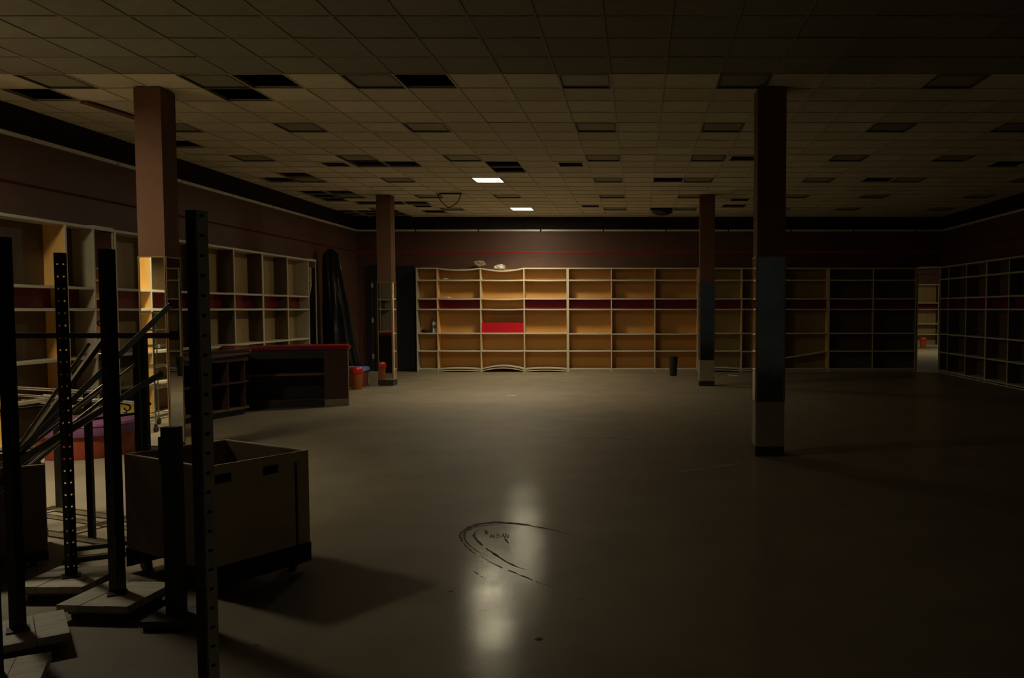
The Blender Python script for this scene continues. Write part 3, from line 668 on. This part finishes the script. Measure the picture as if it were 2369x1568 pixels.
# dark rack with a high beam
t = thing('beam_rack', 'dark rack with a long level beam behind the slotted posts', 'clothes rack', (-3.60,6.05,0))
MB().bar((.27,0,1.565),(-1.80,0,1.565),.035,.038).build('beam', M['steel_hi'], t)
MB().box(.23,.27,-.03,.03,1.535,1.60).build('beam_bracket', M['steel'], t)
for x in (0,-1.72):
    u = MB().box(x-.045,x+.045,-.02,.02,.03,1.546).build('upright', M['steel'], t)
    MB().box(x+.001,x+.007,-.024,-.02,.05,1.54).build('groove_strip', M['clip'], u)
    MB().box(x-.045,x+.045,-.14,.14,0,.03).build('foot', M['steel'], t)
# chrome wire shelf on casters (seen in the pillar mirror)
t = thing('wire_shelf', 'chrome wire shelf on casters reflected in the left pillar mirror', 'wire shelf', (-7.12,7.55,0))
for x in (-.22,.22):
    for y in (-.42,.42):
        MB().tube([(x,y,.11),(x,y,1.72)], .011, 10).build('pole', M['chrome'], t, True)
        c = MB().box(x-.012,x+.012,y-.02,y+.02,.05,.115).build('caster', M['steel'], t)
        MB().tube([(x-.014,y,.045),(x+.014,y,.045)], .045, 16).build('wheel', M['rubber'], c, True)
for q, z in enumerate((.20,.62,.92,1.22,1.45,1.70)):
    m = MB()
    for x in (-.22,.22): m.tube([(x,-.42,z),(x,-.15,z-.012),(x,.15,z+.012),(x,.42,z)], .006, 8)
    for y in (-.42,.42): m.tube([(-.22,y,z),(.22,y,z)], .006, 8)
    for k in range(7): m.tube([(-.22+.0733*k,-.42,z+.004),(-.22+.0733*k,.42,z+.004)], .003, 6)
    m.build('wire_tray', M['chrome'], t, True)
for q, (y, z) in enumerate(((-.2,.93),(.1,.93),(.3,1.23),(-.05,.63))): MB().box(.226,.228,y-.03,y+.03,z-.03,z+.02).build('price_tag', M['paper'], t)

# leaning tubes out of the brown cart
rods = [((-4.047, 5.5, 0.858),(-3.337, 5.98, 1.78),.019,'longest leaning black tube, its top end crossing the pillar mirror'),
 ((-4.099, 5.55, 0.884),(-3.931, 5.98, 1.5),.013,'steepest leaning tube in the brown cart, leftmost of the bundle'),
 ((-4.041, 5.5, 0.863),(-3.809, 5.96, 1.541),.017,'steep thick leaning tube just right of the steepest one'),
 ((-4.105, 5.62, 0.862),(-3.833, 6.0, 1.217),.012,'thin bright-edged leaning tube in the middle of the bundle'),
 ((-4.006, 5.48, 0.807),(-3.411, 5.97, 1.294),.020,'long low leaning tube whose brown end stops short of the pillar mirror'),
 ((-4.047, 5.6, 0.871),(-3.579, 5.93, 1.358),.010,'slim leaning tube ending left of the dark rack upright'),
 ((-4.021, 5.52, 0.791),(-3.776, 5.92, 1.129),.015,'short leaning tube below the bright-edged one'),
 ((-4.11, 5.58, 0.742),(-3.817, 5.98, 1.044),.016,'lower leaning tube passing behind two slotted posts'),
 ((-4.171, 5.62, 0.65),(-4.036, 5.86, 0.854),.018,'lowest thick leaning tube just above the brown cart rim')]
for n, (a_, b_, r, lab) in enumerate(rods):
    a_ = Vector(a_); b_ = Vector(b_); d = (b_-a_).normalized(); s = a_ - d*.28
    t = thing('leaning_tube', lab, 'metal tube', tuple(s))
    m = MB()
    if n in (0,2,4): m.bar((0,0,0), tuple(b_-s), r*1.9, r*1.9)
    else: m.tube([(0,0,0), tuple(b_-s)], r, 12)
    m.build('tube', M['rod'], t, n not in (0,2,4))
    e = b_-s; m = MB(); m.tube([tuple(e), tuple(e+d*.012)], r*1.02, 12); m.build('end_cap', M['brown'] if n == 4 else M['rubber'], t)
def hook(label, base, mid, c, r, flip=1):
    pts = [base, mid]
    for k in range(8):
        an = R(90 - 38*k*flip); pts.append((c[0]+r*math.cos(an), c[1], c[2]+r*math.sin(an)))
    tag(MB().tube(pts, .005, 8).build('wire_hook', M['cable'], None, True), label, 'hook')
hook('black wire hook curling in front of the yellow ottoman', (-3.75,5.95,1.10), (-3.68,5.95,1.085), (-3.645,5.95,1.055), .022)
hook('small dark wire hook on the beam left of the slotted post', (-3.862,6.03,1.59), (-3.86,6.03,1.64), (-3.872,6.03,1.655), .018, -1)
# loose strip under the ceiling left of the near pillar
tag(MB().bar((-6.93,10.62,4.335),(-6.79,11.52,4.335),.11,.02).build('ceiling_strip', M['pil']), 'loose reddish brown strip under the ceiling left of the near pillar', 'strip')
